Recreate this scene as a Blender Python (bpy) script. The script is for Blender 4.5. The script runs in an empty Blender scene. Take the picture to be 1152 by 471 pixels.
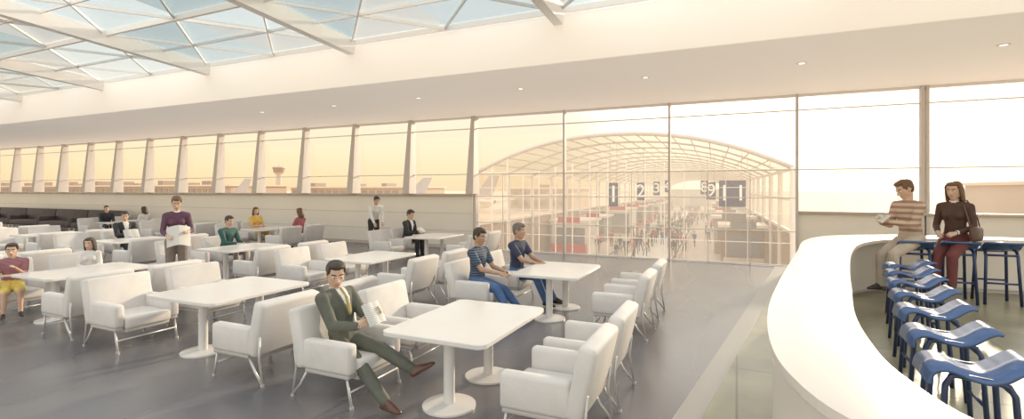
import bpy, bmesh, math, random
from mathutils import Vector, Matrix, Euler
from mathutils.bvhtree import BVHTree
random.seed(7)
scene=bpy.context.scene
col=scene.collection
scene.view_settings.view_transform='Standard'
scene.view_settings.look='None'
scene.view_settings.exposure=.22
scene.view_settings.gamma=1.10
R=math.radians

# ------------------------------------------------------------ materials
MATS={}
def mat(name,c,rough=.55,metal=0,var=.0,vscale=6,bump=0,emit=0,spec=.5,sheen=0):
    if name in MATS: return MATS[name]
    m=bpy.data.materials.new(name); m.use_nodes=True
    nt=m.node_tree; b=nt.nodes['Principled BSDF']
    b.inputs['Base Color'].default_value=(*c,1)
    b.inputs['Roughness'].default_value=rough
    b.inputs['Metallic'].default_value=metal
    b.inputs['Specular IOR Level'].default_value=spec
    tc=nt.nodes.new('ShaderNodeTexCoord')
    if var>0:
        n=nt.nodes.new('ShaderNodeTexNoise'); n.inputs['Scale'].default_value=vscale; n.inputs['Detail'].default_value=4
        nt.links.new(tc.outputs['Object'],n.inputs['Vector'])
        r=nt.nodes.new('ShaderNodeValToRGB')
        r.color_ramp.elements[0].position=.3; r.color_ramp.elements[1].position=.7
        r.color_ramp.elements[0].color=(*[max(0,x*(1-var)) for x in c],1)
        r.color_ramp.elements[1].color=(*[min(1,x*(1+var)) for x in c],1)
        nt.links.new(n.outputs['Fac'],r.inputs['Fac']); nt.links.new(r.outputs['Color'],b.inputs['Base Color'])
    if bump>0:
        n2=nt.nodes.new('ShaderNodeTexNoise'); n2.inputs['Scale'].default_value=vscale*12
        nt.links.new(tc.outputs['Object'],n2.inputs['Vector'])
        bp=nt.nodes.new('ShaderNodeBump'); bp.inputs['Strength'].default_value=bump; bp.inputs['Distance'].default_value=.01
        nt.links.new(n2.outputs['Fac'],bp.inputs['Height']); nt.links.new(bp.outputs['Normal'],b.inputs['Normal'])
    if emit>0:
        b.inputs['Emission Color'].default_value=(*c,1); b.inputs['Emission Strength'].default_value=emit
    MATS[name]=m; return m
def mat_stripe(name,c1,c2,scale=14,axis='Z',dist=.6):
    m=mat(name,c1,.8); nt=m.node_tree; b=nt.nodes['Principled BSDF']
    tc=nt.nodes.new('ShaderNodeTexCoord'); w=nt.nodes.new('ShaderNodeTexWave')
    w.bands_direction=axis; w.inputs['Scale'].default_value=scale; w.inputs['Distortion'].default_value=dist; w.inputs['Detail'].default_value=1
    nt.links.new(tc.outputs['Object'],w.inputs['Vector'])
    r=nt.nodes.new('ShaderNodeValToRGB'); r.color_ramp.elements[0].position=.45; r.color_ramp.elements[1].position=.6
    r.color_ramp.elements[0].color=(*c1,1); r.color_ramp.elements[1].color=(*c2,1)
    nt.links.new(w.outputs['Fac'],r.inputs['Fac']); nt.links.new(r.outputs['Color'],b.inputs['Base Color'])
    return m
def mat_glass(name,tint=(1,1,1),refl=.06,haze=0,hazec=(1,.97,.93),kind='ShaderNodeBsdfDiffuse'):
    if name in MATS: return MATS[name]
    m=bpy.data.materials.new(name); m.use_nodes=True; nt=m.node_tree
    for n in list(nt.nodes): nt.nodes.remove(n)
    o=nt.nodes.new('ShaderNodeOutputMaterial'); t=nt.nodes.new('ShaderNodeBsdfTransparent'); t.inputs[0].default_value=(*tint,1)
    g=nt.nodes.new('ShaderNodeBsdfGlossy'); g.inputs['Roughness'].default_value=.05
    mx=nt.nodes.new('ShaderNodeMixShader'); mx.inputs[0].default_value=refl
    nt.links.new(t.outputs[0],mx.inputs[1]); nt.links.new(g.outputs[0],mx.inputs[2])
    last=mx
    if haze>0:
        d=nt.nodes.new(kind); d.inputs[0].default_value=(*hazec,1)
        m2=nt.nodes.new('ShaderNodeMixShader'); m2.inputs[0].default_value=haze
        nt.links.new(mx.outputs[0],m2.inputs[1]); nt.links.new(d.outputs[0],m2.inputs[2]); last=m2
    nt.links.new(last.outputs[0],o.inputs[0])
    MATS[name]=m; return m

M_white=mat('white_laminate',(.75,.725,.705),.22,var=.02,vscale=2)
M_uph=mat('white_upholstery',(.69,.66,.645),.75,var=.05,vscale=5,bump=.2)
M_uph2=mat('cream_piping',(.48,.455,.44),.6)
M_frame=mat('pale_metal',(.62,.61,.61),.3,metal=.4)
M_ceil=mat('ceiling_added_glow',(.93,.86,.78),.7,var=.015,vscale=.5,emit=.20)  # plain ceiling; emission added to brighten the soffit and the room
M_wallb=mat('cream_wall',(.92,.87,.80),.3,var=.03,vscale=.4)
M_mull=mat('mullion_paint',(.60,.55,.52),.5)
M_mullw=mat('mullion_white',(.80,.76,.72),.5)
M_beam=mat('beam_white',(.9,.87,.84),.5)
M_counter=mat('counter_solid_surface',(.82,.76,.71),.25,var=.02,vscale=1.5)
M_cbody=mat('counter_body',(.78,.72,.66),.35,var=.03,vscale=1.5)
M_blue=mat('blue_lacquered_steel',(.07,.13,.30),.22,metal=.35)
M_navy=mat('navy_steel',(.03,.05,.13),.3,metal=.3)

# ------------------------------------------------------------ builder
class B:
    def __init__(s): s.v=[];s.f=[];s.m=[];s.mats=[];s.sm=[]
    def mi(s,m):
        if m not in s.mats: s.mats.append(m)
        return s.mats.index(m)
    def raw(s,vs,fs,m,smooth=False,M=None):
        o=len(s.v); k=s.mi(m)
        for v in vs:
            v=Vector(v); s.v.append(tuple(M@v) if M else tuple(v))
        for f in fs: s.f.append([i+o for i in f]); s.m.append(k); s.sm.append(smooth)
    def bm(s,bm,m,smooth=False,M=None):
        bm.verts.ensure_lookup_table(); bm.verts.index_update()
        s.raw([v.co.copy() for v in bm.verts],[[v.index for v in f.verts] for f in bm.faces],m,smooth,M); bm.free()
    def box(s,c,size,m,bev=0,rot=None,seg=2):
        b=bmesh.new(); bmesh.ops.create_cube(b,size=1)
        for v in b.verts: v.co=Vector((v.co.x*size[0],v.co.y*size[1],v.co.z*size[2]))
        if bev>0: bmesh.ops.bevel(b,geom=list(b.edges),offset=bev,segments=seg,affect='EDGES',profile=.5)
        M=Matrix.Translation(c)@(Euler(rot).to_matrix().to_4x4() if rot else Matrix.Identity(4))
        s.bm(b,m,bev>0,M)
    def b2(s,x0,x1,y0,y1,z0,z1,m,bev=0):
        s.box(((x0+x1)/2,(y0+y1)/2,(z0+z1)/2),(abs(x1-x0),abs(y1-y0),abs(z1-z0)),m,bev)
    def cyl(s,p0,p1,r0,r1,m,n=16,smooth=True):
        p0=Vector(p0);p1=Vector(p1);d=(p1-p0).normalized()
        a=d.orthogonal().normalized(); b=d.cross(a)
        vs=[];fs=[]
        for p,r in((p0,r0),(p1,r1)):
            for i in range(n):
                t=2*math.pi*i/n; vs.append(p+a*r*math.cos(t)+b*r*math.sin(t))
        for i in range(n): fs.append([i,(i+1)%n,n+(i+1)%n,n+i])
        s.raw(vs,fs,m,smooth)
        s.raw(vs[:n],[list(range(n))[::-1]],m); s.raw(vs[n:],[list(range(n))],m)
    def tube(s,pts,r,m,n=8):
        pts=[Vector(p) for p in pts]
        vs=[];fs=[];a=None
        for i,p in enumerate(pts):
            if i==0: d=pts[1]-p
            elif i==len(pts)-1: d=p-pts[i-1]
            else: d=(pts[i+1]-p).normalized()+(p-pts[i-1]).normalized()
            d.normalize()
            a=d.orthogonal().normalized() if a is None else (a-d*a.dot(d)).normalized()
            b=d.cross(a)
            for k in range(n):
                t=2*math.pi*k/n; vs.append(p+(a*math.cos(t)+b*math.sin(t))*r)
        for i in range(len(pts)-1):
            for k in range(n): fs.append([i*n+k,i*n+(k+1)%n,(i+1)*n+(k+1)%n,(i+1)*n+k])
        fs.append(list(range(n))[::-1]); fs.append([(len(pts)-1)*n+k for k in range(n)])
        s.raw(vs,fs,m,True)
    def prism(s,poly,z0,z1,m,bev=0):
        b=bmesh.new(); vs=[b.verts.new((p[0],p[1],z0)) for p in poly]; f=b.faces.new(vs)
        r=bmesh.ops.extrude_face_region(b,geom=[f])
        for g in r['geom']:
            if isinstance(g,bmesh.types.BMVert): g.co.z=z1
        bmesh.ops.recalc_face_normals(b,faces=b.faces)
        if bev>0:
            es=[e for e in b.edges if abs(e.verts[0].co.z-e.verts[1].co.z)<1e-6]
            bmesh.ops.bevel(b,geom=es,offset=bev,segments=2,affect='EDGES',profile=.5)
        s.bm(b,m,False)
    def mesh(s,name):
        me=bpy.data.meshes.new(name); me.from_pydata(s.v,[],s.f)
        for m in s.mats: me.materials.append(m)
        for i,p in enumerate(me.polygons): p.material_index=s.m[i]; p.use_smooth=s.sm[i]
        me.update(); return me
    def obj(s,name,loc=(0,0,0),rz=0,scale=1,parent=None):
        return place(s.mesh(name),name,loc,rz,scale,parent)
def place(me,name,loc=(0,0,0),rz=0,scale=1,parent=None):
    o=bpy.data.objects.new(name,me); col.objects.link(o); o.location=loc; o.rotation_euler=(0,0,rz)
    o.scale=(scale,)*3
    if parent: o.parent=parent
    return o
def catmull(P,n=8):
    P=[Vector(p) for p in P]; out=[]
    for i in range(len(P)-1):
        p0=P[max(i-1,0)];p1=P[i];p2=P[i+1];p3=P[min(i+2,len(P)-1)]
        for k in range(n):
            t=k/n
            out.append(.5*((2*p1)+(p2-p0)*t+(2*p0-5*p1+4*p2-p3)*t*t+(3*p1-p0-3*p2+p3)*t**3))
    out.append(P[-1]); return out

# ------------------------------------------------------------ camera
cam_d=bpy.data.cameras.new('camera'); cam=bpy.data.objects.new('camera',cam_d); col.objects.link(cam)
cam.location=(0,0,2.1); cam.rotation_euler=(R(90),0,R(24.3))
cam_d.sensor_width=36; cam_d.lens=17.5; cam_d.shift_y=-.0195; cam_d.clip_end=3000
scene.camera=cam

# ------------------------------------------------------------ sky + sun
w=bpy.data.worlds.new('sky'); scene.world=w; w.use_nodes=True; nt=w.node_tree
bg=nt.nodes['Background']
tc=nt.nodes.new('ShaderNodeTexCoord'); sep=nt.nodes.new('ShaderNodeSeparateXYZ')
nt.links.new(tc.outputs['Generated'],sep.inputs[0])
mr=nt.nodes.new('ShaderNodeMapRange'); mr.inputs['From Min'].default_value=-.1; mr.inputs['From Max'].default_value=.9
nt.links.new(sep.outputs['Z'],mr.inputs['Value'])
ramp=nt.nodes.new('ShaderNodeValToRGB'); nt.links.new(mr.outputs[0],ramp.inputs[0])
stops=[(0,(.8,.62,.42)),(.1,(.86,.64,.36)),(.13,(.90,.71,.41)),(.17,(.90,.78,.50)),(.23,(.92,.84,.63)),(.27,(.90,.87,.78)),(.34,(.74,.79,.77)),(.5,(.78,.82,.82)),(1,(.95,.93,.90))]
cr=ramp.color_ramp
while len(cr.elements)<len(stops): cr.elements.new(.5)
for e,(p,c) in zip(cr.elements,stops): e.position=p; e.color=(*c,1)
sund=Vector((math.sin(R(9)),math.cos(R(9)),math.tan(R(9)))).normalized()
dp=nt.nodes.new('ShaderNodeVectorMath'); dp.operation='DOT_PRODUCT'; dp.inputs[1].default_value=sund
nt.links.new(tc.outputs['Generated'],dp.inputs[0])
gm=nt.nodes.new('ShaderNodeMapRange'); gm.interpolation_type='SMOOTHERSTEP'; gm.inputs['From Min'].default_value=.87; gm.inputs['From Max'].default_value=1
gm.inputs['To Max'].default_value=1.3
nt.links.new(dp.outputs['Value'],gm.inputs['Value'])
add=nt.nodes.new('ShaderNodeMixRGB'); add.blend_type='ADD'; add.inputs[0].default_value=1
gc=nt.nodes.new('ShaderNodeMixRGB'); gc.blend_type='MULTIPLY'; gc.inputs[0].default_value=1; gc.inputs[1].default_value=(1,.92,.78,1)
nt.links.new(gm.outputs[0],gc.inputs[2]); nt.links.new(ramp.outputs[0],add.inputs[1]); nt.links.new(gc.outputs[0],add.inputs[2])
nt.links.new(add.outputs[0],bg.inputs[0])
st=nt.nodes.new('ShaderNodeMapRange'); st.inputs['From Min'].default_value=.1; st.inputs['From Max'].default_value=-.6; st.inputs['To Min'].default_value=0; st.inputs['To Max'].default_value=.40
nt.links.new(sep.outputs['Y'],st.inputs['Value'])
s2=nt.nodes.new('ShaderNodeMapRange'); s2.inputs['From Min'].default_value=.38; s2.inputs['From Max'].default_value=.7; s2.inputs['To Min'].default_value=1; s2.inputs['To Max'].default_value=1.6
nt.links.new(sep.outputs['Z'],s2.inputs['Value'])
sm=nt.nodes.new('ShaderNodeMath'); sm.operation='ADD'; nt.links.new(st.outputs[0],sm.inputs[0]); nt.links.new(s2.outputs[0],sm.inputs[1])
nt.links.new(sm.outputs[0],bg.inputs[1])
sl=bpy.data.lights.new('sun','SUN'); sl.energy=4.2; sl.color=(1,.82,.58); sl.angle=R(2.5)
so=bpy.data.objects.new('sun',sl); col.objects.link(so)
sd=Vector((math.sin(R(16)),math.cos(R(16)),math.tan(R(15))))
so.rotation_euler=(-sd).to_track_quat('-Z','Y').to_euler(); so.location=(5,40,20)

# ------------------------------------------------------------ room shell
XL,XR,YB=-62,13,15.4
M_carpet=mat('floor_grey',(.125,.121,.135),.27,var=.10,vscale=.6,spec=.8)
nt=M_carpet.node_tree; P=nt.nodes['Principled BSDF']
tcn=nt.nodes.new('ShaderNodeTexCoord'); mpn=nt.nodes.new('ShaderNodeMapping'); mpn.inputs['Scale'].default_value=(.5,.10,1); mpn.inputs['Rotation'].default_value=(0,0,R(-12))
nz=nt.nodes.new('ShaderNodeTexNoise'); nz.inputs['Scale'].default_value=1.2; nz.inputs['Detail'].default_value=1
mrn=nt.nodes.new('ShaderNodeMapRange'); mrn.inputs['From Min'].default_value=.3; mrn.inputs['From Max'].default_value=.7; mrn.inputs['To Min'].default_value=.22; mrn.inputs['To Max'].default_value=.34
nt.links.new(tcn.outputs['Object'],mpn.inputs[0]); nt.links.new(mpn.outputs[0],nz.inputs['Vector']); nt.links.new(nz.outputs['Fac'],mrn.inputs['Value']); nt.links.new(mrn.outputs[0],P.inputs['Roughness'])
b=B(); b.b2(XL,XR,-7,YB+.25,-.35,0,M_carpet); b.obj('floor')
M_stone=mat('stone_paving',(.27,.255,.17),.3,var=.3,vscale=1.3)
nt=M_stone.node_tree; P=nt.nodes['Principled BSDF']; src=P.inputs['Base Color'].links[0].from_socket
tcn=nt.nodes.new('ShaderNodeTexCoord'); bk=nt.nodes.new('ShaderNodeTexBrick'); bk.offset=0; bk.inputs['Scale'].default_value=1
bk.inputs['Brick Width'].default_value=1.6; bk.inputs['Row Height'].default_value=1.6; bk.inputs['Mortar Size'].default_value=.012
bk.inputs['Color1'].default_value=(1,1,1,1); bk.inputs['Color2'].default_value=(.88,.9,.86,1); bk.inputs['Mortar'].default_value=(.45,.45,.42,1)
nt.links.new(tcn.outputs['Object'],bk.inputs['Vector'])
mm=nt.nodes.new('ShaderNodeMixRGB'); mm.blend_type='MULTIPLY'; mm.inputs[0].default_value=1
nt.links.new(src,mm.inputs[1]); nt.links.new(bk.outputs['Color'],mm.inputs[2]); nt.links.new(mm.outputs[0],P.inputs['Base Color'])
b=B(); b.prism([(1.2,YB-.1),(-.29,4.87),(-1.0,0),(XR,0),(XR,YB-.1)],0,.006,M_stone); b.obj('floor_stone')
M_strip=mat('floor_strip',(.30,.29,.28),.35)
b=B(); b.prism([(.95,YB-.1),(-.52,4.87),(-1.23,0),(-1.0,0),(-.29,4.87),(1.2,YB-.1)][::-1],0,.008,M_strip); b.obj('trim_1')
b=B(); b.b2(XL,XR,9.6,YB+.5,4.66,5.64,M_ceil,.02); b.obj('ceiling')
M_lamp=mat('lamp_lens',(1,.95,.85),.4,emit=1.0); M_ring=mat('lamp_ring',(.80,.74,.69),.4)
for xx in range(-5,4):
    b=B(); b.cyl((0,0,-.010),(0,0,0),.10,.10,M_ring,20); b.cyl((0,0,-.013),(0,0,-.010),.06,.06,M_lamp,20)
    b.obj('recessed_downlight',(xx*3.1+1.2,11.6,4.66))
b=B(); b.b2(XL,-8.5,YB+.02,YB+.14,0,1.86,M_wallb); b.obj('wall_back_left')
b=B(); b.b2(1.5,XR,YB+.02,YB+.14,0,1.45,M_wallb); b.obj('wall_back_right')
M_sill=mat('sill',(.50,.42,.35),.4)
b=B(); b.b2(XL,-8.5,YB-.12,YB+.24,1.86,1.95,M_sill,.01); b.obj('trim_2')
b=B(); b.b2(1.5,XR,YB-.12,YB+.24,1.45,1.52,M_sill,.01); b.obj('trim_3')
b=B(); b.b2(XL,-8.5,YB,YB+.02,.0,.12,M_mull); b.obj('baseboard_back')
for zz in (.62,1.24):
    b=B(); b.b2(XL,-8.5,YB+.005,YB+.02,zz,zz+.015,M_mull); b.obj('trim_4')
mx=[-8.38-2.65*i for i in range(0,20)]
b=B()
for x in mx:
    z0,z1=1.95,4.66
    vs=[(x-.15,YB-.42,z0),(x+.15,YB-.42,z0),(x+.10,YB+.1,z0),(x-.10,YB+.1,z0),(x-.07,YB-.16,z1),(x+.07,YB-.16,z1),(x+.06,YB+.1,z1),(x-.06,YB+.1,z1)]
    b.raw(vs,[[3,2,1,0],[4,5,6,7],[0,1,5,4],[1,2,6,5],[2,3,7,6],[3,0,4,7]],M_mull)
for x in (-5.08,-1.82,1.48,4.17,4.27,7.6,10.9):
    b.b2(x-.03,x+.03,YB-.1,YB+.08,0,4.66,M_mull)
b.b2(-8.42,-8.3,YB-.1,YB+.1,0,4.66,M_mull)
b.b2(XL,XR,YB-.03,YB+.03,4.22,4.25,M_mullw); b.b2(XL,XR,YB-.03,YB+.03,2.62,2.65,M_mullw); b.b2(XL,XR,YB-.05,YB+.05,4.6,4.66,M_mullw)
x=-8.38
while x<1.4:
    b.b2(x-.01,x+.01,YB-.03,YB+.03,0,2.62,M_mullw); x+=1.09
for zz in (.02,.95,1.86): b.b2(-8.4,1.48,YB-.03,YB+.03,zz,zz+.025,M_mullw)
b.obj('window_frame')
M_gl=mat_glass('window_glass',(.99,.98,.96),.05)
M_gl2=mat_glass('low_glass',(.98,.95,.91),.06,haze=.12)
edges=sorted([x for x in mx]+[-5.08,-1.82,1.48,4.22,7.6,10.9,XR])
n=1
for a,c in zip(edges[:-1],edges[1:]):
    z0=1.95 if c<-8.3 else (1.52 if a>1.4 else 2.63)
    b=B(); b.raw([(a,YB+.03,z0),(c,YB+.03,z0),(c,YB+.03,4.62),(a,YB+.03,4.62)],[[0,1,2,3]],M_gl); b.obj('window_%d'%n); n+=1
b=B(); b.raw([(-8.38,YB+.03,0.03),(1.48,YB+.03,.03),(1.48,YB+.03,2.63),(-8.38,YB+.03,2.63)],[[0,1,2,3]],M_gl2); b.obj('window_%d'%n)

# ------------------------------------------------------------ skylight
zs=lambda y: 5.72+(9.6-y)*.07
b=B()
bx=[-3.3+5.4*i for i in range(-10,4)]
Y0,Y1=9.6,-6.0
for x in bx:
    vs=[]
    for y in (Y0,Y1):
        z=zs(y); vs+= [(x-.10,y,z-.28),(x+.10,y,z-.28),(x+.14,y,z+.05),(x-.14,y,z+.05)]
    b.raw(vs,[[0,1,2,3],[7,6,5,4],[0,4,5,1],[1,5,6,2],[2,6,7,3],[3,7,4,0]],M_beam)
def bar(p,q,wd,h,m):
    p=Vector(p);q=Vector(q);d=(q-p).normalized();s=d.cross(Vector((0,0,1))).normalized()*wd/2;u=Vector((0,0,h/2))
    b.raw([p-s-u,p+s-u,p+s+u,p-s+u,q-s-u,q+s-u,q+s+u,q-s+u],[[0,1,2,3],[7,6,5,4],[0,4,5,1],[1,5,6,2],[2,6,7,3],[3,7,4,0]],m)
ys=[9.6-2.6*i for i in range(7)]
for y in ys: bar((XL,y,zs(y)),(XR,y,zs(y)),.07,.12,M_beam)
M_thin=mat('skylight_bar',(.55,.58,.59),.4)
tints=[mat_glass('skylight_glass_%d'%i,t,.06,haze=h,hazec=hc) for i,(t,h,hc) in enumerate([((.93,.97,.97),.15,(.88,.9,.9)),((.80,.87,.89),.25,(.74,.80,.82)),((.98,.98,.96),.45,(.95,.92,.88)),((.68,.78,.81),.35,(.62,.70,.73)),((.93,.90,.85),.6,(.92,.87,.8))])]
g=B()
for i in range(len(bx)-1):
    xa,xb=bx[i],bx[i+1]; xm=(xa+xb)/2
    for j in range(len(ys)-1):
        ya,yb=ys[j],ys[j+1]
        for (p,q) in (((xa,ya),(xm,yb)),((xm,yb),(xb,ya)),((xa,(ya+yb)/2),(xb,(ya+yb)/2)),((xm,ya),(xa,yb)),((xm,ya),(xb,yb))):
            bar((p[0],p[1],zs(p[1])),(q[0],q[1],zs(q[1])),.035,.06,M_thin if random.random()<.6 else M_beam)
        for tri in (((xa,ya),(xm,ya),(xm,yb)),((xa,ya),(xm,yb),(xa,yb)),((xm,ya),(xb,ya),(xm,yb)),((xm,yb),(xb,ya),(xb,yb))):
            g.raw([(p[0],p[1],zs(p[1])+.08) for p in tri],[[0,1,2]],random.choice(tints))
b.obj('skylight_frame'); g.obj('skylight_glazing')

# ------------------------------------------------------------ outside
M_ground=mat('apron_ground',(.60,.47,.34),.9,var=.08,vscale=.02)
b=B(); b.raw([(-1500,16,-4.2),(1500,16,-4.2),(1500,1800,-4.2),(-1500,1800,-4.2)],[[0,1,2,3]],M_ground); b.obj('ground')
M_far=mat('far_building',(.50,.37,.27),.8,var=.1,vscale=.05); M_farw=mat('far_building_band',(.30,.21,.17),.5); M_fartop=mat('far_roof',(.72,.56,.42),.8)
def terminal(x0,x1,y,z1):
    b=B(); b.b2(x0,x1,y,y+22,-4.2,z1,M_far); b.b2(x0-.5,x1+.5,y-1,y+23,z1,z1+.5,M_fartop)
    x=x0+1
    while x<x1-2:
        b.b2(x,x+2.2,y-.15,y,z1-2.2,z1-.9,M_farw); b.b2(x,x+2.2,y-.15,y,z1-5,z1-3.4,M_farw); x+=3
    for i in range(int((x1-x0)/14)):
        xx=x0+7+i*14+random.uniform(-3,3); b.b2(xx,xx+random.uniform(2,6),y+4,y+9,z1+.5,z1+random.uniform(1.2,2.2),M_farw)
    b.obj('terminal_building')
terminal(-330,-150,110,3.2); terminal(-140,-92,125,2.6); terminal(38,150,95,2.8); terminal(-64,-44,140,2.2)
M_tow=mat('tower_concrete',(.55,.44,.36),.8)
b=B(); b.cyl((0,0,0),(0,0,12.6),1.5,1.05,M_tow,20); b.cyl((0,0,12.6),(0,0,13.4),1.1,2.1,M_tow,20); b.cyl((0,0,13.4),(0,0,15.4),2.0,2.5,M_farw,20)
b.cyl((0,0,15.4),(0,0,15.9),2.7,2.5,M_tow,20); b.cyl((0,0,15.9),(0,0,17.6),.12,.05,M_tow,8); b.obj('control_tower',(-175,150,-4.2))
M_air=mat('aircraft_white',(.8,.74,.68),.35); M_airb=mat('aircraft_tail',(.45,.38,.36),.4)
def airplane():
    b=B(); N=20; prof=[(-15,.3,.9),(-13,.9,.5),(-8,1.6,.15),(8,1.7,0),(12,1.5,-.1),(14.2,.8,-.3),(15,.15,-.4)]
    vs=[];fs=[]
    for x,r,dz in prof:
        for k in range(N): t=2*math.pi*k/N; vs.append((x,r*math.cos(t),3.2+dz+r*math.sin(t)))
    for i in range(len(prof)-1):
        for k in range(N): fs.append([i*N+k,i*N+(k+1)%N,(i+1)*N+(k+1)%N,(i+1)*N+k])
    b.raw(vs,fs,M_air,True)
    for sgn in(1,-1):
        w=[(4,1.2*sgn,2.6),(-2,1.2*sgn,2.6),(-6.5,14*sgn,3.6),(-5,14*sgn,3.6)]
        b.raw([(p[0],p[1],p[2]+d) for d in(0,.35) for p in w],[[0,1,2,3],[7,6,5,4],[0,4,5,1],[1,5,6,2],[2,6,7,3],[3,7,4,0]],M_air)
        t=[(-11.5,.5*sgn,4),(-14.3,.5*sgn,4),(-15.5,5*sgn,4.4),(-14,5*sgn,4.4)]
        b.raw([(p[0],p[1],p[2]+d) for d in(0,.2) for p in t],[[0,1,2,3],[7,6,5,4],[0,4,5,1],[1,5,6,2],[2,6,7,3],[3,7,4,0]],M_air)
        b.cyl((4,4.6*sgn,1.7),(0.5,4.6*sgn,1.8),.95,.7,M_airb,16)
        b.cyl((-1,2*sgn,0),(-1,2*sgn,2.4),.2,.2,M_airb,8); b.cyl((-1,1.7*sgn,.5),(-1,2.3*sgn,.5),.5,.5,M_farw,12)
    f=[(-9.5,4.6),(-14,4.6),(-16,9),(-14,9)]
    b.raw([(p[0],d,p[1]) for d in(-.15,.15) for p in f],[[0,1,2,3],[7,6,5,4],[0,4,5,1],[1,5,6,2],[2,6,7,3],[3,7,4,0]],M_airb)
    b.cyl((11,0,0),(11,0,2),.15,.15,M_airb,8); b.cyl((11,-.25,.45),(11,.25,.45),.45,.45,M_farw,12)
    return b.mesh('airplane')
am=airplane()
for (x,y,rz) in ((-78,90,R(200)),(-54,84,R(165)),(-125,84,R(185)),(52,72,R(170))): place(am,'airplane',(x,y,-4.2),rz)

# ------------------------------------------------------------ concourse hall
hall=bpy.data.objects.new('concourse_hall',None); col.objects.link(hall)
hall.location=(-6.6,30,0); hall.rotation_euler=(0,0,R(2.3))
HW,L=9.35,165; zsprg,zap=3.25,5.45
# evenly glowing, absorbing volume added to imitate sunlit haze in the hall
hm=bpy.data.materials.new('hall_haze_glow'); hm.use_nodes=True; nt=hm.node_tree
for n_ in list(nt.nodes): nt.nodes.remove(n_)
o=nt.nodes.new('ShaderNodeOutputMaterial'); va=nt.nodes.new('ShaderNodeVolumeAbsorption'); ve=nt.nodes.new('ShaderNodeEmission'); ad=nt.nodes.new('ShaderNodeAddShader')
va.inputs['Color'].default_value=(0,0,0,1); va.inputs['Density'].default_value=.0052; ve.inputs['Color'].default_value=(1.0,.88,.70,1); ve.inputs['Strength'].default_value=.0052*1.0
nt.links.new(va.outputs[0],ad.inputs[0]); nt.links.new(ve.outputs[0],ad.inputs[1]); nt.links.new(ad.outputs[0],o.inputs['Volume'])
b=B(); b.b2(-16,24,-10,168,-4.1,6.2,hm); b.obj('haze_glow_volume',parent=hall)
M_vault=mat_glass('vault_membrane',(.95,.92,.87),.03,haze=.5,hazec=(.95,.92,.88))
M_rib=mat('hall_rib',(.62,.54,.48),.5); M_ribw=mat('hall_white',(.85,.8,.75),.5); M_hfl=mat('hall_floor',(.58,.50,.44),.35,var=.05,vscale=.1); M_hw=mat('hall_wall',(.46,.35,.28),.5,var=.08,vscale=.2)
M_hg=mat_glass('hall_facade_glass',(.97,.93,.88),.04,haze=.05)
M_hgrey=mat('hall_grey',(.22,.21,.23),.5); M_red=mat('red_panel',(.55,.03,.025),.5); M_hbrown=mat('hall_brown',(.30,.19,.12),.5)
M_path=mat('hall_path',(.95,.93,.88),.3)
def arc(t):
    return (HW*t, zsprg+(zap-zsprg)*(1-abs(t)**2.2))
NA=18; ts=[-1+2*i/NA for i in range(NA+1)]
b=B(); vs=[];fs=[]
for y in (0,L):
    for t in ts: x,z=arc(t); vs.append((x,y,z+.1))
for i in range(NA): fs.append([i,i+1,NA+2+i,NA+1+i])
b.raw(vs,fs,M_vault,True); b.obj('vault_skin',parent=hall)
b=B(); y=0
while y<=L:
    b.tube([(arc(t)[0],y,arc(t)[1]) for t in ts],.13 if y==0 else .07,M_rib,6); y+=5.5
for t in ts: b.tube([(arc(t)[0],0,arc(t)[1]),(arc(t)[0],L,arc(t)[1])],.035,M_rib,5)
y=0
while y<=L:
    for s in(-1,1): b.cyl((s*HW,y,-4),(s*HW,y,zsprg+.05),.16,.16,M_ribw,10)
    y+=5.5
for s in(-1,1):
    for z in(-.2,1.6,3.25): b.b2(s*HW-.1,s*HW+.1,0,L,z-.12,z+.05,M_ribw)
b.obj('vault_frame',parent=hall)
b=B(); b.b2(-HW-6,HW+6,-2,L,-4.15,-4,M_hfl); b.b2(-2.1,2.5,2,L,-4,-3.985,M_path); b.obj('hall_floor_slab',parent=hall)
b=B()
for s in(-1,1): b.b2(s*(HW+.1),s*(HW+.25),0,L,-4,-.3,M_hw)
b.b2(-HW,HW,L,L+.3,-4,2.2,M_hw)
b.b2(-2.6,2.6,L-.1,L,-4,0,M_hgrey)
b.obj('hall_side_walls',parent=hall)
b=B()
for s in(-1,1): b.raw([(s*HW,0,-.2),(s*HW,L,-.2),(s*HW,L,3.2),(s*HW,0,3.2)],[[0,1,2,3]],M_hg)
b.raw([(-HW,0,-4)]+[(arc(t)[0],0,arc(t)[1]) for t in ts]+[(HW,0,-4)],[list(range(NA+3))],M_hg)
b.obj('hall_glazing',parent=hall)
b=B(); x=-HW
while x<=HW+.1:
    t=max(-1,min(1,x/HW)); b.b2(x-.02,x+.02,-.05,.05,-4,arc(t)[1]-(1.6 if abs(t)<.7 else 0),M_rib if x>4 else M_ribw); x+=HW*2/17
for z in(-2.4,-.8,.8,2.2,3.2): b.b2(-HW,HW,-.04,.04,z,z+.03,M_ribw)
b.obj('hall_front_frame',parent=hall)
kc=[M_hw,M_hbrown,M_hgrey,M_ribw,M_hw,M_ribw]
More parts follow.
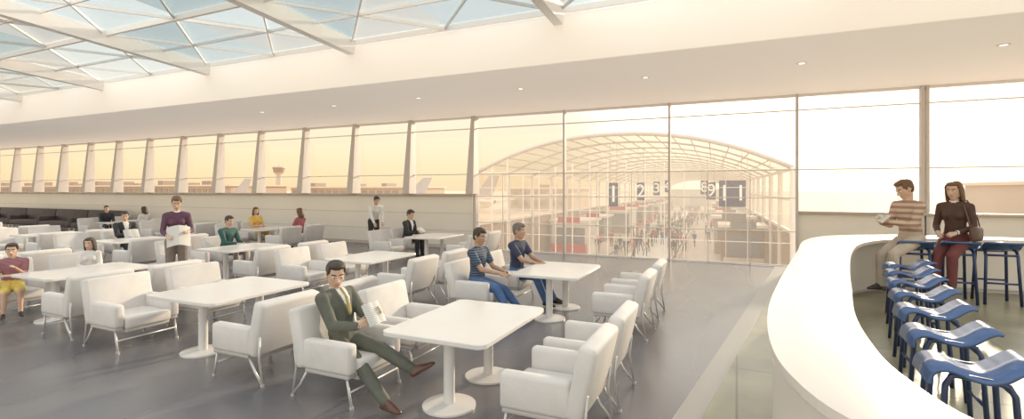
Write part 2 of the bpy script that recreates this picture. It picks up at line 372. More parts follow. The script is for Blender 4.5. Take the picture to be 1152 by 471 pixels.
for i in range(20):
    s=-1 if i%2 else 1
    y=10+i*6.2+random.uniform(-1,1); wd=random.uniform(2.4,4.2); h=random.uniform(2.4,3.4); dp_=random.uniform(3,5)
    b=B(); xx=s*(HW-wd/2-.4); m=random.choice(kc)
    b.b2(xx-wd/2,xx+wd/2,y,y+dp_,-4,-4+h,m); b.b2(xx-wd/2-.25,xx+wd/2+.25,y-.25,y+dp_+.25,-4+h,-4+h+.22,M_ribw)
    b.b2(xx-wd/2+.3,xx+wd/2-.3,y-.05,y,-3.0,-4+h-.5,M_hgrey)
    b.b2(xx-wd/2+.1,xx+wd/2-.1,y-.7,y-.25,-4,-3.0,random.choice([M_red,M_hbrown,M_rib,M_red]))
    b.b2(xx-wd*.3,xx+wd*.3,y-.3,y-.25,-4+h-.02,-4+h+.5,random.choice([M_red,M_hgrey,M_red]))
    b.obj('retail_kiosk',parent=hall)
b=B()
for s in(-2.2,2.6):
    b.b2(s-.06,s+.06,8,120,-4,-3.1,M_hg); b.tube([(s,8,-3.05),(s,120,-3.05)],.07,M_hgrey,6)
b.obj('walkway_balustrade',parent=hall)

M_sign=mat('sign_blue',(.015,.035,.15),.4); M_txt=mat('sign_text',(.9,.9,.88),.5,emit=.3)
def gate_sign(txt,x,y,z,wd,h,top):
    b=B(); b.b2(-wd/2,wd/2,-.06,.06,-h/2,h/2,M_sign,.02)
    for s in(-.35,.35): b.cyl((s*wd,0,h/2),(s*wd,0,top-z),.02,.02,M_rib,6)
    o=b.obj('gate_sign',(x,y,z),R(10))
    cu=bpy.data.curves.new('numeral','FONT'); cu.body=txt; cu.size=h*(.85 if wd>1.2 else 1.0); cu.align_x='CENTER'; cu.align_y='CENTER'; cu.extrude=.01
    if len(txt)>1: cu.space_character=1.35
    cu.materials.append(M_txt); t=bpy.data.objects.new('numeral',cu); col.objects.link(t); t.parent=o; t.location=(0,-.08,0); t.rotation_euler=(R(90),0,0)
gate_sign('11',-.25,33,1.85,1.5,1.6,4.3)
gate_sign('1',-7.6,33.5,1.75,.62,1.6,5.3)
gate_sign('9',-1.75,40,2.0,.65,1.3,4.8)
gate_sign('2',-6.9,40,1.95,.6,1.4,5.3)
gate_sign('3',-7.4,52,2.2,.6,1.4,5.2)
gate_sign('4',-7.9,64,2.5,.7,1.5,5.2)
gate_sign('8',-3.0,54,2.3,.7,1.4,5.0)

# ------------------------------------------------------------ hull helpers
ICO={}
def ico(n):
    if n not in ICO:
        q=bmesh.new(); bmesh.ops.create_icosphere(q,subdivisions=n,radius=1); ICO[n]=[v.co.copy() for v in q.verts]; q.free()
    return ICO[n]
def hull(balls,n=2):
    pts=[]
    for bl in balls:
        c=Vector(bl[0]); r=bl[1]; r=(r,r,r) if not isinstance(r,(tuple,list)) else r
        for p in ico(n):
            q=Vector((p.x*r[0],p.y*r[1],p.z*r[2]))
            if len(bl)>2: q=bl[2]@q
            pts.append(c+q)
    q=bmesh.new(); vs=[q.verts.new(p) for p in pts]
    bmesh.ops.convex_hull(q,input=vs,use_existing_faces=False)
    for v in [v for v in q.verts if not v.link_faces]: q.verts.remove(v)
    bmesh.ops.recalc_face_normals(q,faces=q.faces)
    q.verts.index_update()
    V=[v.co.copy() for v in q.verts]; F=[[v.index for v in f.verts] for f in q.faces]; q.free()
    return V,F
class Sculpt:
    def __init__(s): s.p=[]
    def add(s,balls,m,n=2): V,F=hull(balls,n); s.p.append((V,F,m))
    def remesh_into(s,bb,vox,smooth=4,fac=.5):
        V=[];F=[];FM=[]
        for v,f,m in s.p:
            o=len(V); V+=v; F+=[[i+o for i in q] for q in f]; FM+=[m]*len(f)
        me=bpy.data.meshes.new('t'); me.from_pydata(V,[],F); me.update()
        ob=bpy.data.objects.new('t',me); col.objects.link(ob)
        r=ob.modifiers.new('r','REMESH'); r.mode='VOXEL'; r.voxel_size=vox
        if smooth: sm=ob.modifiers.new('s','SMOOTH'); sm.factor=fac; sm.iterations=smooth
        dg=bpy.context.evaluated_depsgraph_get(); ev=ob.evaluated_get(dg); em=ev.to_mesh()
        bvh=BVHTree.FromPolygons(V,F)
        vs=[v.co.copy() for v in em.vertices]
        byM={}
        for p in em.polygons:
            h=bvh.find_nearest(p.center); m=FM[h[2]] if h[2] is not None else FM[0]
            byM.setdefault(m,[]).append(list(p.vertices))
        o=len(bb.v); bb.v+= [tuple(v) for v in vs]
        for m,fs in byM.items():
            k=bb.mi(m)
            for f in fs: bb.f.append([i+o for i in f]); bb.m.append(k); bb.sm.append(True)
        ev.to_mesh_clear(); bpy.data.objects.remove(ob); bpy.data.meshes.remove(me)

M_skin=mat('skin',(.62,.40,.29),.55,var=.05,vscale=12); M_skin2=mat('skin_tan',(.45,.27,.18),.55,var=.05,vscale=12)
M_lip=mat('lips',(.5,.22,.18),.5); M_eye=mat('eye_white',(.85,.83,.8),.3); M_iris=mat('iris',(.03,.02,.015),.2)
M_hair=mat('hair_dark',(.035,.022,.016),.5,var=.3,vscale=40,bump=.3); M_hairbr=mat('hair_brown',(.13,.065,.03),.5,var=.3,vscale=40,bump=.3); M_hairgr=mat('hair_grey',(.14,.12,.11),.6,var=.2,vscale=40)
M_shoe=mat('shoe_leather',(.03,.02,.018),.3); M_shoeb=mat('shoe_brown',(.10,.04,.028),.3)
M_paper=mat_stripe('newsprint',(.74,.73,.70),(.50,.49,.47),22,'Z',3)

def ik(a,t,l1,l2,pole):
    a=Vector(a);t=Vector(t);d=t-a;D=d.length
    if D>(l1+l2)*.995: D=(l1+l2)*.995; t=a+d.normalized()*D; d=t-a
    u=d.normalized(); x=(l1*l1-l2*l2+D*D)/(2*D); h=math.sqrt(max(l1*l1-x*x,0))
    p=Vector(pole); p=(p-u*p.dot(u)).normalized()
    return a+u*x+p*h,t
def make_hand(S,w,d,nrm,side,m,curl=.35,s=1.0,spread=.03):
    d=d.normalized(); side=(side-d*side.dot(d)).normalized(); nrm=(nrm-d*nrm.dot(d)-side*nrm.dot(side)).normalized()
    P=lambda a,b_,c: w+(d*a+side*b_+nrm*c)*s
    S.add([(P(-.01,0,0),.023*s),(P(.03,.026,.004),.015*s),(P(.03,-.026,.004),.014*s),(P(.085,.033,0),.012*s),(P(.082,-.033,0),.011*s)],m)
    for off,ln,a0 in((.034,.070,.06),(.012,.078,.02),(-.011,.073,-.02),(-.032,.057,-.07)):
        p=P(.085,off,0); ang=0; prev=p
        for k,(fr,rr) in enumerate(((.45,.0092),(.30,.0084),(.25,.0074))):
            ang+=curl*(1 if k else .8); dd=(d*math.cos(ang)+nrm*math.sin(ang)+side*a0).normalized()
            q=prev+dd*ln*fr*s; S.add([(prev,rr*s*1.03),(q,rr*s*.95)],m,2); prev=q
    a=P(.022,.026,.006); b_=P(.052,.054,.018); c=P(.078,.058,.034)
    S.add([(a,.014*s),(b_,.0115*s)],m); S.add([(b_,.011*s),(c,.009*s)],m)

def figure(name,loc,yaw,scale=1,seated=True,hz=None,lean=0,hands=None,feet=None,head=(0,0),top=None,bottom=None,skin=M_skin,hair=M_hair,
           shoe=M_shoe,female=False,style='shirt',longhair=False,short=False,vox=.013,hvox=.006,shirt=None,tie=None,pole=(-.3,0,-1),kneeup=None,shorts=False,palms=None,child=False,curl=.4,handdirs=None,glasses=False,skirt=False,hsc=1.06,neckf=0):
    wf=.9 if female else 1.06
    if hz is None: hz=(.53/scale if seated else .93)
    l=R(lean); U=Vector((math.sin(l),0,math.cos(l))); N=Vector((math.cos(l),0,-math.sin(l))); Yv=Vector((0,1,0)); P0=Vector((0,0,hz))
    RM=Matrix.Rotation(l,3,'Y')
    pt=lambda u,y,n_: P0+U*u+Yv*y+N*n_
    if hands is None: hands=[(.34,.12,hz+.10),(.34,-.12,hz+.10)] if seated else [(.06,.25,hz-.06),(.06,-.25,hz-.06)]
    if feet is None: feet=[(.42,.12,.085),(.42,-.12,.085)] if seated else [(.02,.10,.085),(-.04,-.10,.085)]
    S=Sculpt(); H=Sculpt()
    sw=.178*wf
    jk=1.07 if style=='suit' else 1.0
    S.add([(pt(.02,0,0),(.115*jk,.162,.09),RM),(pt(.10,0,0),(.105*jk,.15*wf,.07),RM)],bottom)
    S.add([(pt(.10,0,0),(.108*jk,.150*wf*jk,.05),RM),(pt(.20,0,0),(.10*jk,.135*wf*jk,.07),RM)],top)
    S.add([(pt(.20,0,0),(.10*jk,.135*wf*jk,.07),RM),(pt(.37,0,0),(.115*jk,.160*wf*jk,.11),RM)],top)
    S.add([(pt(.37,0,0),(.112*jk,.158*wf*jk,.10),RM),(pt(.475,sw*.85,-.01),(.065,.055,.055),RM),(pt(.475,-sw*.85,-.01),(.065,.055,.055),RM),(pt(.52,0,-.01),(.06,.075,.035),RM)],top)
    if style=='suit':
        S.add([(pt(-.02,0,0),(.125,.175,.06),RM),(pt(.14,0,0),(.115,.155,.06),RM)],top)
    if female:
        for s in(1,-1): S.add([(pt(.345,s*.065,.075),.06),(pt(.40,s*.06,.03),.06)],top)
    hp,hy=R(head[0]),R(head[1])
    nb=pt(.50,0,-.01); hc=nb+(U*.8+Vector((0,0,1))*.2).normalized()*.185+Vector((math.cos(hy),math.sin(hy),0))*.022+Vector((neckf,0,-neckf*.3))
    if style!='suit' : S.add([(pt(.515,0,-.01),(.062,.066,.022),RM),(pt(.545,0,-.008),(.056,.058,.012),RM)],shirt or top)
    else: S.add([(pt(.515,0,-.01),(.066,.07,.022),RM),(pt(.55,0,-.008),(.057,.06,.012),RM)],shirt)
    if style=='suit':
        S.add([(pt(.53,.045,.055),.010),(pt(.53,-.045,.055),.010),(pt(.43,.038,.112),.010),(pt(.43,-.038,.112),.010),(pt(.27,0,.128),.010)],shirt)
        if tie: S.add([(pt(.525,0,.066),.016),(pt(.43,0,.125),.014)],tie); S.add([(pt(.43,0,.125),(.01,.02,.014)),(pt(.27,0,.137),(.008,.03,.014))],tie)
        for s in(1,-1): S.add([(pt(.53,s*.072,.04),.014),(pt(.42,s*.066,.112),.013),(pt(.25,s*.012,.134),.010)],top)
    for i,s in((0,1),(1,-1)):
        sh=pt(.465,s*sw,-.01); el,wr=ik(sh,hands[i],.29,.255,Vector((pole[0],s*.35,pole[2])))
        am_=1.12 if style=='suit' else (.9 if female else 1.03)
        if short:
            mid=sh.lerp(el,.62)
            S.add([(sh,.064*am_),(mid,.058*am_)],top); S.add([(sh.lerp(el,.4),.043*wf),(el,.038*wf)],skin); S.add([(el,.039*wf),(wr,.026*wf)],skin)
        else:
            S.add([(sh,.064*am_),(el,.05*am_)],top); S.add([(el,.05*am_),(wr,.037*am_)],top)
            S.add([(wr,.031),(wr+(wr-el).normalized()*.018,.029)],shirt or top)
        fd=(wr-el).normalized(); H.add([(wr-fd*.04,.024*wf),(wr+fd*.02,.023*wf)],skin)
        if handdirs and handdirs[i]: fd=Vector(handdirs[i]).normalized()
        pn=Vector(palms[i]) if palms else Vector((0,-s*.6,-.8)); side=fd.cross(pn)*(1 if s<0 else -1)
        make_hand(H,wr+fd*.025,fd,pn,side,skin,curl,.92*(wf*.97 if female else 1))
    for i,s in((0,1),(1,-1)):
        hpj=P0+Yv*s*.088; kp=(kneeup[i] if kneeup else ((.3,0,1) if seated else (1,0,.1)))
        kn,an=ik(hpj,feet[i],.43,.42,kp)
        if shorts:
            mid=hpj.lerp(kn,.85); S.add([(hpj,.098),(mid,.088)],bottom); S.add([(hpj.lerp(kn,.6),.06),(kn,.052)],skin); S.add([(kn,.05),(kn.lerp(an,.35)+Vector((-.012,0,0)),.052)],skin); S.add([(kn.lerp(an,.35),.05),(an,.034)],skin)
        else:
            S.add([(hpj,.098),(kn,.070)],bottom); S.add([(kn,.069),(kn.lerp(an,.4),.065)],bottom); S.add([(kn.lerp(an,.4),.065),(an+(kn-an).normalized()*.02,.054)],bottom)
        sd_=(an-kn).normalized(); tz=Vector((1,s*.12,0)); tz=(tz-sd_*tz.dot(sd_)*.75).normalized()
        if abs(an.z-.085)<.03: tz=Vector((1,s*.15,-.0)).normalized()
        dn=sd_ if abs(an.z-.085)>=.03 else Vector((0,0,-1))
        S.add([(an,.038),(an+dn*.045-tz*.035,(.032,.032,.025))],shoe)
        S.add([(an+dn*.045-tz*.04,.030),(an+dn*.045+tz*.10,(.042,.042,.026)),(an+dn*.05+tz*.165,(.03,.032,.018)),(an+tz*.03,.036)],shoe)
    if skirt:
        kn0=ik(P0+Yv*.088,feet[0],.43,.42,(.3,0,1))[0]; kn1=ik(P0-Yv*.088,feet[1],.43,.42,(.3,0,1))[0]
        S.add([(P0,(.12,.17,.1)),(kn0,.085),(kn1,.085)],bottom)
    hs=hsc*(1.12 if child else .98 if not female else .94)
    HR=(Matrix.Rotation(hy,3,'Z')@Matrix.Rotation(hp,3,'Y'))
    Q=lambda x,y,z: hc+HR@(Vector((x,y,z))*hs)
    def A(balls,m,n=3): H.add([(Q(*c),tuple(q*hs for q in (r if isinstance(r,tuple) else (r,r,r))),HR) for c,r in balls],m,n)
    A([((-.012,0,.032),(.094,.075,.086))],skin)
    A([((.02,0,.0),(.066,.064,.065)),((.052,0,-.088),(.026,.026,.02)),((.0,.042,-.058),(.025,.02,.022)),((.0,-.042,-.058),(.025,.02,.022))],skin)
    A([((.080,0,.012),.009),((.103,0,-.024),(.012,.011,.01)),((.082,.014,-.03),.009),((.082,-.014,-.03),.009)],skin,2)
    A([((.076,0,-.056),(.013,.025,.005)),((.078,0,-.062),(.010,.018,.005))],M_lip,2)
    for s in(1,-1):
        A([((.080,s*.016,.032),(.006,.006,.004)),((.070,s*.046,.034),(.007,.008,.004))],hair,2)
        A([((-.008,s*.074,.015),(.016,.008,.018)),((-.002,s*.072,-.022),(.010,.007,.012))],skin,2)
    H.add([(hc+HR@Vector((-.02,0,-.06))*hs,.052*wf),(nb,.058*wf)],skin)
    A([((-.028,0,.052),(.092,.082,.080))],hair); A([((.028,.0,.098),(.058,.064,.030)),((-.02,0,.09),(.07,.075,.045))],hair)
    A([((-.058,0,.02),(.056,.070,.07)),((-.055,0,-.035),(.04,.058,.03))],hair)
    for s in(1,-1): A([((.018,s*.066,.06),(.03,.014,.035)),((.008,s*.072,.03),(.012,.008,.02))],hair)
    if longhair:
        A([((-.06,0,.02),(.058,.085,.06)),((-.075,0,-.13),(.04,.085,.05))],hair)
        for s in(1,-1): A([((-.0,s*.078,.05),(.045,.016,.04)),((-.02,s*.085,-.11),(.035,.02,.04))],hair)
    bb=B(); S.remesh_into(bb,vox,3); H.remesh_into(bb,hvox,2,.45)
    for s in(1,-1):
        for c,r,m in(((.0735,s*.031,.013),(.011,.0145,.0075),M_eye),((.083,s*.031,.013),(.004,.0065,.0062),M_iris)):
            V,F=hull([(Q(*c),tuple(q*hs for q in r),HR)],3); bb.raw(V,F,m,True)
    o=bb.obj(name,loc,yaw,scale); return o
def newspaper(loc,yaw,scale,c,w=.2,h=.28,tilt=50,open_=25,name='newspaper'):
    b_=B(); M=Matrix.Translation(c)@Matrix.Rotation(R(-tilt),4,'Y')
    for s in(1,-1):
        a=R(open_); pts=[]
        for i in range(5):
            for z in(-h/2,h/2):
                t=i/4; pts.append((-(t*w*math.sin(a))+.02*math.sin(t*3)+(.02 if z>0 else 0)*t,s*t*w*math.cos(a),z))
        fs=[[2*i,2*i+2,2*i+3,2*i+1] for i in range(4)]
        b_.raw(pts,fs,M_paper,True,M)
        b_.raw([(p[0]-.004,p[1],p[2]) for p in pts],fs,M_paper,True,M)
    return b_.obj(name,loc,yaw,scale)

# ------------------------------------------------------------ furniture meshes
def chair_mesh():
    b=B()
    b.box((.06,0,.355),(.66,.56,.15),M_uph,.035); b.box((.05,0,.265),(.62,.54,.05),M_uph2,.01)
    for s in(1,-1):
        b.box((.06,s*.345,.46),(.60,.125,.30),M_uph,.035)
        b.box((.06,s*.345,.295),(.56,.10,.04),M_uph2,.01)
    b.box((-.325,0,.60),(.15,.82,.60),M_uph,.04,rot=(0,R(-13),0))
    for s in(1,-1):
        y=s*.37
        b.tube([(.30,y,.30),(.335,y,.12),(.36,y,.012)],.013,M_frame); b.tube([(-.20,y,.30),(-.30,y,.14),(-.41,y,.012)],.013,M_frame)
        b.tube([(-.41,y,.012),(-.36,y,.30),(-.38,y*1.02,.52)],.012,M_frame)
        b.cyl((.36,y,0),(.36,y,.02),.02,.02,M_frame,10); b.cyl((-.41,y,0),(-.41,y,.02),.02,.02,M_frame,10)
    b.tube([(.335,-.37,.15),(.335,.37,.15)],.010,M_frame)
    return b.mesh('lounge_chair')
def table_mesh(w,l):
    b=B(); pts=[]; r=.09
    for cx,cy,a0 in((w/2-r,l/2-r,0),(-w/2+r,l/2-r,90),(-w/2+r,-l/2+r,180),(w/2-r,-l/2+r,270)):
        for k in range(7): a=R(a0+k*15); pts.append((cx+r*math.cos(a),cy+r*math.sin(a)))
    b.prism(pts,.705,.75,M_white,.008)
    for s in(-1,1):
        y=s*l*.27; b.cyl((0,y,.02),(0,y,.705),.055,.055,M_white,24); b.cyl((0,y,0),(0,y,.018),.26,.26,M_white,36); b.cyl((0,y,.018),(0,y,.034),.255,.08,M_white,36); b.cyl((0,y,.67),(0,y,.705),.07,.16,M_white,24)
    return b.mesh('lounge_table')
CH=chair_mesh(); TB=table_mesh(1.12,1.55); TB2=table_mesh(1.28,1.55)
def chair(x,y,face): place(CH,'lounge_chair',(x,y,0),0 if face>0 else math.pi)
def rowset(tx,ty,lx,rx,dy=.53,tb=None):
    place(tb or TB,'lounge_table',(tx,ty,0))
    for s in(-1,1):
        if lx is not None: chair(lx,ty+s*dy,1)
        if rx is not None: chair(rx,ty+s*dy,-1)
rowset(-2.55,4.58,-3.72,-1.42,.5); rowset(-6.3,4.65,-7.6,-5.02,.54,TB2); rowset(-10.0,4.7,-11.12,-8.85); rowset(-14.2,4.7,-15.45,-12.95)
rowset(-2.78,8.05,-3.98,-1.56,.6); rowset(-6.75,8.05,-8.0,-5.5,.55); rowset(-10.65,8.1,-11.95,-9.35,.55); rowset(-15.0,8.1,-16.4,-13.7,.55); rowset(-19.2,8.1,-20.5,-17.95,.55); rowset(-23.2,8.1,-24.5,-21.9,.55)
rowset(-8.1,12.4,-9.4,-6.8,.5); rowset(-14.9,12.4,-16.1,-13.7,.5); rowset(-19.2,12.4,-20.45,-17.95,.5); rowset(-23.5,12.4,-24.75,-22.25,.5)
M_dark=mat('dark_upholstery',(.05,.037,.04),.6,var=.2)
def sofa():
    b=B(); b.box((0,0,.30),(2.6,.8,.24),M_dark,.05); b.box((0,.33,.62),(2.6,.18,.62),M_dark,.05,rot=(R(-8),0,0))
    for s in(1,-1): b.box((s*1.24,0,.42),(.16,.8,.4),M_dark,.04)
    for s in(1,-1):
        for t in(1,-1): b.cyl((s*1.15,t*.3,0),(s*1.15,t*.3,.2),.03,.03,M_frame,10)
    return b.mesh('sofa')
SF=sofa()
for i in range(5): place(SF,'sofa',(-28.6-3.05*i,13.9,0),scale=1.15)

# ------------------------------------------------------------ bar counter
outer=[(2.4,1.55),(1.1,2.0),(.5,2.52),(.27,3.05),(.2,3.75),(.25,4.8),(.40,6.0),(.59,7.3),(.9,9.3),(1.22,11.3),(1.8,12.65),(2.9,13.4),(4.5,13.7),(8,13.75),(12.5,13.75)]
inner=[(2.7,2.0),(1.5,2.35),(.98,2.75),(.82,3.3),(.80,3.9),(.87,4.8),(1.06,6.0),(1.27,7.3),(1.64,9.3),(2.05,10.9),(2.55,11.9),(3.3,12.65),(4.6,12.95),(8,13.0),(12.5,13.0)]
o_=catmull([(p[0],p[1],0) for p in outer],8); i_=catmull([(p[0],p[1],0) for p in inner],8)
def ribbon(b,A_,B_,z0,z1,m):
    n=len(A_); vs=[]
    for a,c in zip(A_,B_): vs+=[(a.x,a.y,z0),(a.x,a.y,z1),(c.x,c.y,z1),(c.x,c.y,z0)]
    fs=[]
    for k in range(n-1):
        q=4*k; fs+=[[q,q+4,q+5,q+1],[q+1,q+5,q+6,q+2],[q+2,q+6,q+7,q+3],[q+3,q+7,q+4,q]]
    fs+=[[0,1,2,3],[4*n-1,4*n-2,4*n-3,4*n-4]]
    b.raw(vs,fs,m)
b=B()
ribbon(b,o_,i_,1.045,1.10,M_counter)
oa=[a.lerp(c,.06) for a,c in zip(o_,i_)]; ia=[a.lerp(c,.72) for a,c in zip(o_,i_)]
ribbon(b,oa,ia,.08,1.045,M_cbody)
oa=[a.lerp(c,.13) for a,c in zip(o_,i_)]; ia=[a.lerp(c,.66) for a,c in zip(o_,i_)]
ribbon(b,oa,ia,.0,.08,M_mull)
b.obj('bar_counter')

# ------------------------------------------------------------ stools
def stool_mesh():
    b=B(); prof=[(-.26,.70),(-.245,.765),(-.20,.80),(-.13,.80),(-.05,.77),(.04,.755),(.12,.78),(.19,.835),(.25,.87),(.29,.865)]
    c=catmull([(p[0],0,p[1]) for p in prof],5); n=len(c); vs=[]
    for i,p in enumerate(c):
        d=(c[min(i+1,n-1)]-c[max(i-1,0)]).normalized(); nn=Vector((-d.z,0,d.x))*.013
        for yy in(-.21,.21):
            vs+=[(p.x+nn.x,yy,p.z+nn.z),(p.x-nn.x,yy,p.z-nn.z)]
    fs=[]
    for i in range(n-1):
        q=4*i; fs+=[[q,q+2,q+6,q+4],[q+1,q+5,q+7,q+3],[q,q+4,q+5,q+1],[q+2,q+3,q+7,q+6]]
    fs+=[[0,1,3,2],[4*n-4,4*n-2,4*n-1,4*n-3]]
    b.raw(vs,fs,M_blue,True)
    for s in(1,-1):
        y=s*.17
        b.tube([(-.21,y*1.15,.0),(-.17,y,.70),(-.14,y,.765),(-.10,y,.77),(.10,y,.752),(.14,y,.74),(.17,y,.68),(.21,y*1.15,0)],.019,M_navy,10)
    b.tube([(-.19,-.18,.30),(-.19,.18,.30)],.014,M_navy); b.tube([(.19,-.18,.30),(.19,.18,.30)],.014,M_navy)
    b.tube([(.17,-.17,.69),(.17,.17,.69)],.016,M_navy)
    return b.mesh('bar_stool')
ST=stool_mesh()
sp=[(1.51,4.55,8),(1.66,5.5,9),(1.84,6.5,10),(2.02,7.45,11),(2.19,8.4,12),(2.37,9.3,13),(2.56,10.15,18)]
for x,y,a in sp: place(ST,'bar_stool',(x,y,.006),R(a-12),1.06)
for x,y in((3.02,11.75),(3.72,11.95),(4.38,12.1)): place(ST,'bar_stool',(x,y,.006),R(-90),1.3)

# ------------------------------------------------------------ people
def cloth(n,c): return mat(n,c,.8,var=.12,vscale=9,bump=.08)
suit=cloth('suit_greygreen',(.10,.105,.085)); wsh=cloth('shirt_white',(.8,.79,.77)); tie=mat_stripe('tie',(.45,.36,.12),(.25,.2,.1),30)
dsuit=cloth('suit_black',(.025,.025,.03)); purple=cloth('blouse_purple',(.10,.04,.075)); khaki=cloth('trousers_taupe',(.22,.18,.16)); navy=cloth('shirt_navy',(.025,.035,.08)); jeans=cloth('jeans_blue',(.06,.13,.30))
nstr=mat_stripe('polo_stripe',(.02,.03,.07),(.08,.13,.19),9); teal=cloth('shirt_teal',(.025,.09,.085)); yell=cloth('dress_yellow',(.75,.48,.12)); pink=cloth('top_red',(.42,.12,.13)); black=cloth('trousers_black',(.03,.028,.03))
cstr=mat_stripe('sweater_stripe',(.58,.45,.34),(.33,.19,.14),4); beige=cloth('trousers_beige',(.50,.42,.34)); maroon=cloth('trousers_maroon',(.14,.035,.035)); brown=cloth('jacket_brown',(.07,.035,.025)); kred=mat_stripe('kid_shirt',(.5,.2,.2),(.12,.06,.12),14); kyel=cloth('kid_shorts',(.75,.55,.12)); gwhite=cloth('kid_blouse',(.75,.72,.7))
redc=cloth('coat_red',(.5,.03,.03)); bluec=cloth('coat_blue',(.03,.08,.35))

L0=(-3.77,4.06,0)
figure('businessman_reading',L0,0,1.04,True,hz=.485,lean=-13,hands=[(.34,.05,.77),(.29,-.15,.70)],feet=[(.86,.02,.30),(.74,-.27,.085)],head=(14,-34),top=suit,bottom=suit,style='suit',shirt=wsh,tie=tie,
       vox=.009,hvox=.0045,kneeup=[(.3,.05,1),(.3,-.1,1)],shoe=M_shoeb,palms=[(.3,-.9,.2),(.3,.9,.3)],handdirs=[(.7,-.2,.5),(.75,.35,.35)],curl=.45,hsc=1.18,neckf=.03)
newspaper(L0,0,1.04,(.435,-.04,.83),.13,.22,35,20)
figure('man_in_striped_polo',(-4.02,7.45,0),R(-4),1.12,True,lean=4,hands=[(.42,.10,.66),(.44,-.12,.66)],feet=[(.72,.12,.085),(.66,-.16,.085)],head=(14,-8),top=nstr,bottom=jeans,short=True,skin=M_skin2,vox=.012,hvox=.0055,hsc=1.12)
figure('man_in_navy_shirt',(-3.80,8.62,0),R(-8),1.14,True,lean=4,hands=[(.45,.08,.66),(.45,-.10,.66)],feet=[(.66,.1,.085),(.62,-.12,.085)],head=(8,6),top=navy,bottom=jeans,short=True,skin=M_skin2,hair=M_hairgr,vox=.012,hvox=.006,hsc=1.12)
figure('waiter_in_white_shirt',(-11.35,13.6,0),R(-30),1.1,False,lean=24,hands=[(.46,.12,.92),(.48,-.16,.90)],head=(28,0),top=wsh,bottom=black,vox=.014,hvox=.007,hsc=1.12)
figure('seated_man_in_black_suit',(-9.45,12.9,0),0,1.15,True,lean=10,hands=[(.38,.08,.66),(.42,-.08,.68)],head=(20,-10),top=dsuit,bottom=dsuit,style='suit',shirt=wsh,tie=None,vox=.014,hvox=.007,hsc=1.12)
newspaper((-9.45,12.9,0),0,1.15,(.5,0,.74),.14,.2,60,15)
figure('woman_in_yellow_dress',(-16.05,12.75,0),R(-10),1.14,True,hands=[(.34,.1,.68),(.36,-.1,.70)],head=(10,-5),top=yell,bottom=yell,female=True,longhair=True,hair=M_hairbr,short=True,skirt=True,vox=.014,hvox=.007)
figure('woman_in_red_top',(-13.85,12.75,0),R(185),1.14,True,hands=[(.36,.1,.70),(.36,-.1,.66)],head=(8,10),top=pink,bottom=black,female=True,longhair=True,hair=M_hairbr,short=True,vox=.014,hvox=.007)
PW=(-10.35,6.4,0)
figure('woman_with_newspaper',PW,R(-30),1.13,False,lean=5,hands=[(.34,.16,1.12),(.34,-.14,1.06)],head=(24,-4),top=purple,bottom=khaki,female=True,hair=M_hairbr,vox=.013,hvox=.006,shirt=wsh)
newspaper(PW,R(-30),1.13,(.45,.02,1.08),.22,.36,25,38)
figure('man_in_teal_shirt',(-12.05,8.7,0),R(5),1.1,True,lean=8,hands=[(.42,.1,.66),(.42,-.1,.66)],head=(15,-5),top=teal,bottom=khaki,vox=.014,hvox=.007)
figure('seated_man_in_dark_jacket',(-16.5,8.7,0),R(-10),1.14,True,lean=3,hands=[(.40,.12,.70),(.40,-.12,.70)],head=(15,-15),top=dsuit,bottom=dsuit,style='suit',shirt=wsh,tie=None,vox=.014,hvox=.007)
newspaper((-16.5,8.7,0),R(-10),1.14,(.50,0,.74),.17,.24,40,15)
figure('seated_man_in_black_shirt',(-24.85,12.4,0),R(-10),1.08,True,lean=4,head=(5,-5),top=dsuit,bottom=black,vox=.016,hvox=.008)
figure('seated_woman_in_white_top',(-22.15,12.4,0),R(190),1.08,True,head=(5,5),top=gwhite,bottom=khaki,female=True,longhair=True,vox=.016,hvox=.008)
figure('boy_in_yellow_shorts',(-10.98,4.12,0),R(-18),.82,True,lean=6,hands=[(.30,.06,.98),(.32,-.08,.86)],feet=[(.44,.10,.12),(.40,-.14,.10)],head=(5,-10),top=kred,bottom=kyel,short=True,shorts=True,child=True,skin=M_skin,vox=.013,hvox=.006)
figure('girl_in_white_blouse',(-11.05,5.25,0),R(-35),.80,True,hands=[(.3,.08,.86),(.3,-.08,.86)],feet=[(.44,.10,.12),(.40,-.14,.10)],head=(5,-20),top=gwhite,bottom=pink,female=True,longhair=True,child=True,vox=.014,hvox=.006)
SC=1.36
figure('man_in_striped_sweater',(3.02,11.72,0),R(-150),SC,True,hz=.86,lean=8,hands=[(.36,.06,1.10),(.36,-.10,1.08)],feet=[(.38,.12,.24),(.36,-.12,.20)],head=(26,-10),top=cstr,bottom=beige,hair=M_hairbr,vox=.012,hvox=.0055,palms=[(0,-.5,.8),(0,.5,.8)],hsc=1.12)
newspaper((3.02,11.72,0),R(-150),SC,(.46,-.02,1.14),.11,.16,60,10,name='book')
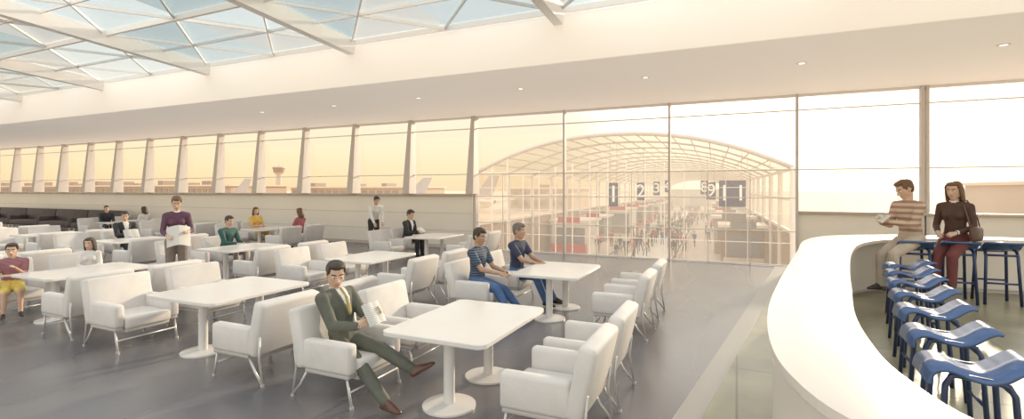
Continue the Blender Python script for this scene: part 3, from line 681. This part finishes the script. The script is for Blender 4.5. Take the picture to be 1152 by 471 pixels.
figure('woman_with_shoulder_bag',(3.74,11.92,0),R(-125),SC*.97,True,hz=.885,lean=4,hands=[(.26,.10,1.00),(.24,-.12,.98)],feet=[(.38,.08,.26),(.40,-.10,.22)],head=(8,-6),top=brown,bottom=maroon,female=True,longhair=True,hair=M_hairbr,shirt=wsh,vox=.012,hvox=.0055,hsc=1.14)
M_bag=mat('bag_leather',(.10,.05,.035),.4)
b=B(); b.box((.10,.25,.98),(.26,.10,.20),M_bag,.04); b.tube([(.20,.22,1.06),(.14,.17,1.22),(.10,.12,1.36),(.0,.12,1.44),(-.07,.16,1.34),(-.06,.22,1.18),(.0,.26,1.06)],.010,M_bag)
b.obj('shoulder_bag',(3.74,11.92,0),R(-125),SC*.97)

# ------------------------------------------------------------ crowd in concourse
b=B(); cm=[dsuit,navy,redc,pink,dsuit,bluec,teal,brown,redc]
for i in range(170):
    x=random.uniform(-6,6.2) if random.random()<.4 else random.uniform(-1.9,2.3); y=random.uniform(12,130); s=random.uniform(.93,1.05); a=random.uniform(0,6.28)
    M=Matrix.Translation((x,y,-3.985))@Matrix.Rotation(a,4,'Z')@Matrix.Scale(s,4)
    t,bt=random.choice(cm),random.choice([dsuit,black,khaki,jeans]); st_=random.uniform(.05,.2)
    for balls,m in(([((0,.09,.88),.095),((st_/2,.09,.48),.06)],bt),([((st_/2,.09,.48),.06),((st_*.3,.09,.07),.05)],bt),([((0,-.09,.88),.095),((-st_/2,-.09,.48),.06)],bt),([((-st_/2,-.09,.48),.06),((-st_,-.09,.07),.05)],bt),
        ([((0,0,.95),(.11,.15,.1)),((0,0,1.32),(.11,.2,.1))],t),([((0,.21,1.36),.06),((.05,.26,1.0),.04)],t),([((0,-.21,1.36),.06),((.05,-.26,1.0),.04)],t),([((.05,.26,1.0),.04),((.15,.24,.82),.03)],M_skin),([((.05,-.26,1.0),.04),((.15,-.24,.82),.03)],M_skin),
        ([((0,0,1.45),.05),((0,0,1.62),(.09,.075,.11))],M_skin),([((-.02,0,1.66),(.09,.08,.09))],M_hair)):
        V,F=hull(balls,1); b.raw(V,F,m,True,M)
b.obj('concourse_crowd',parent=hall)
print('DONE')
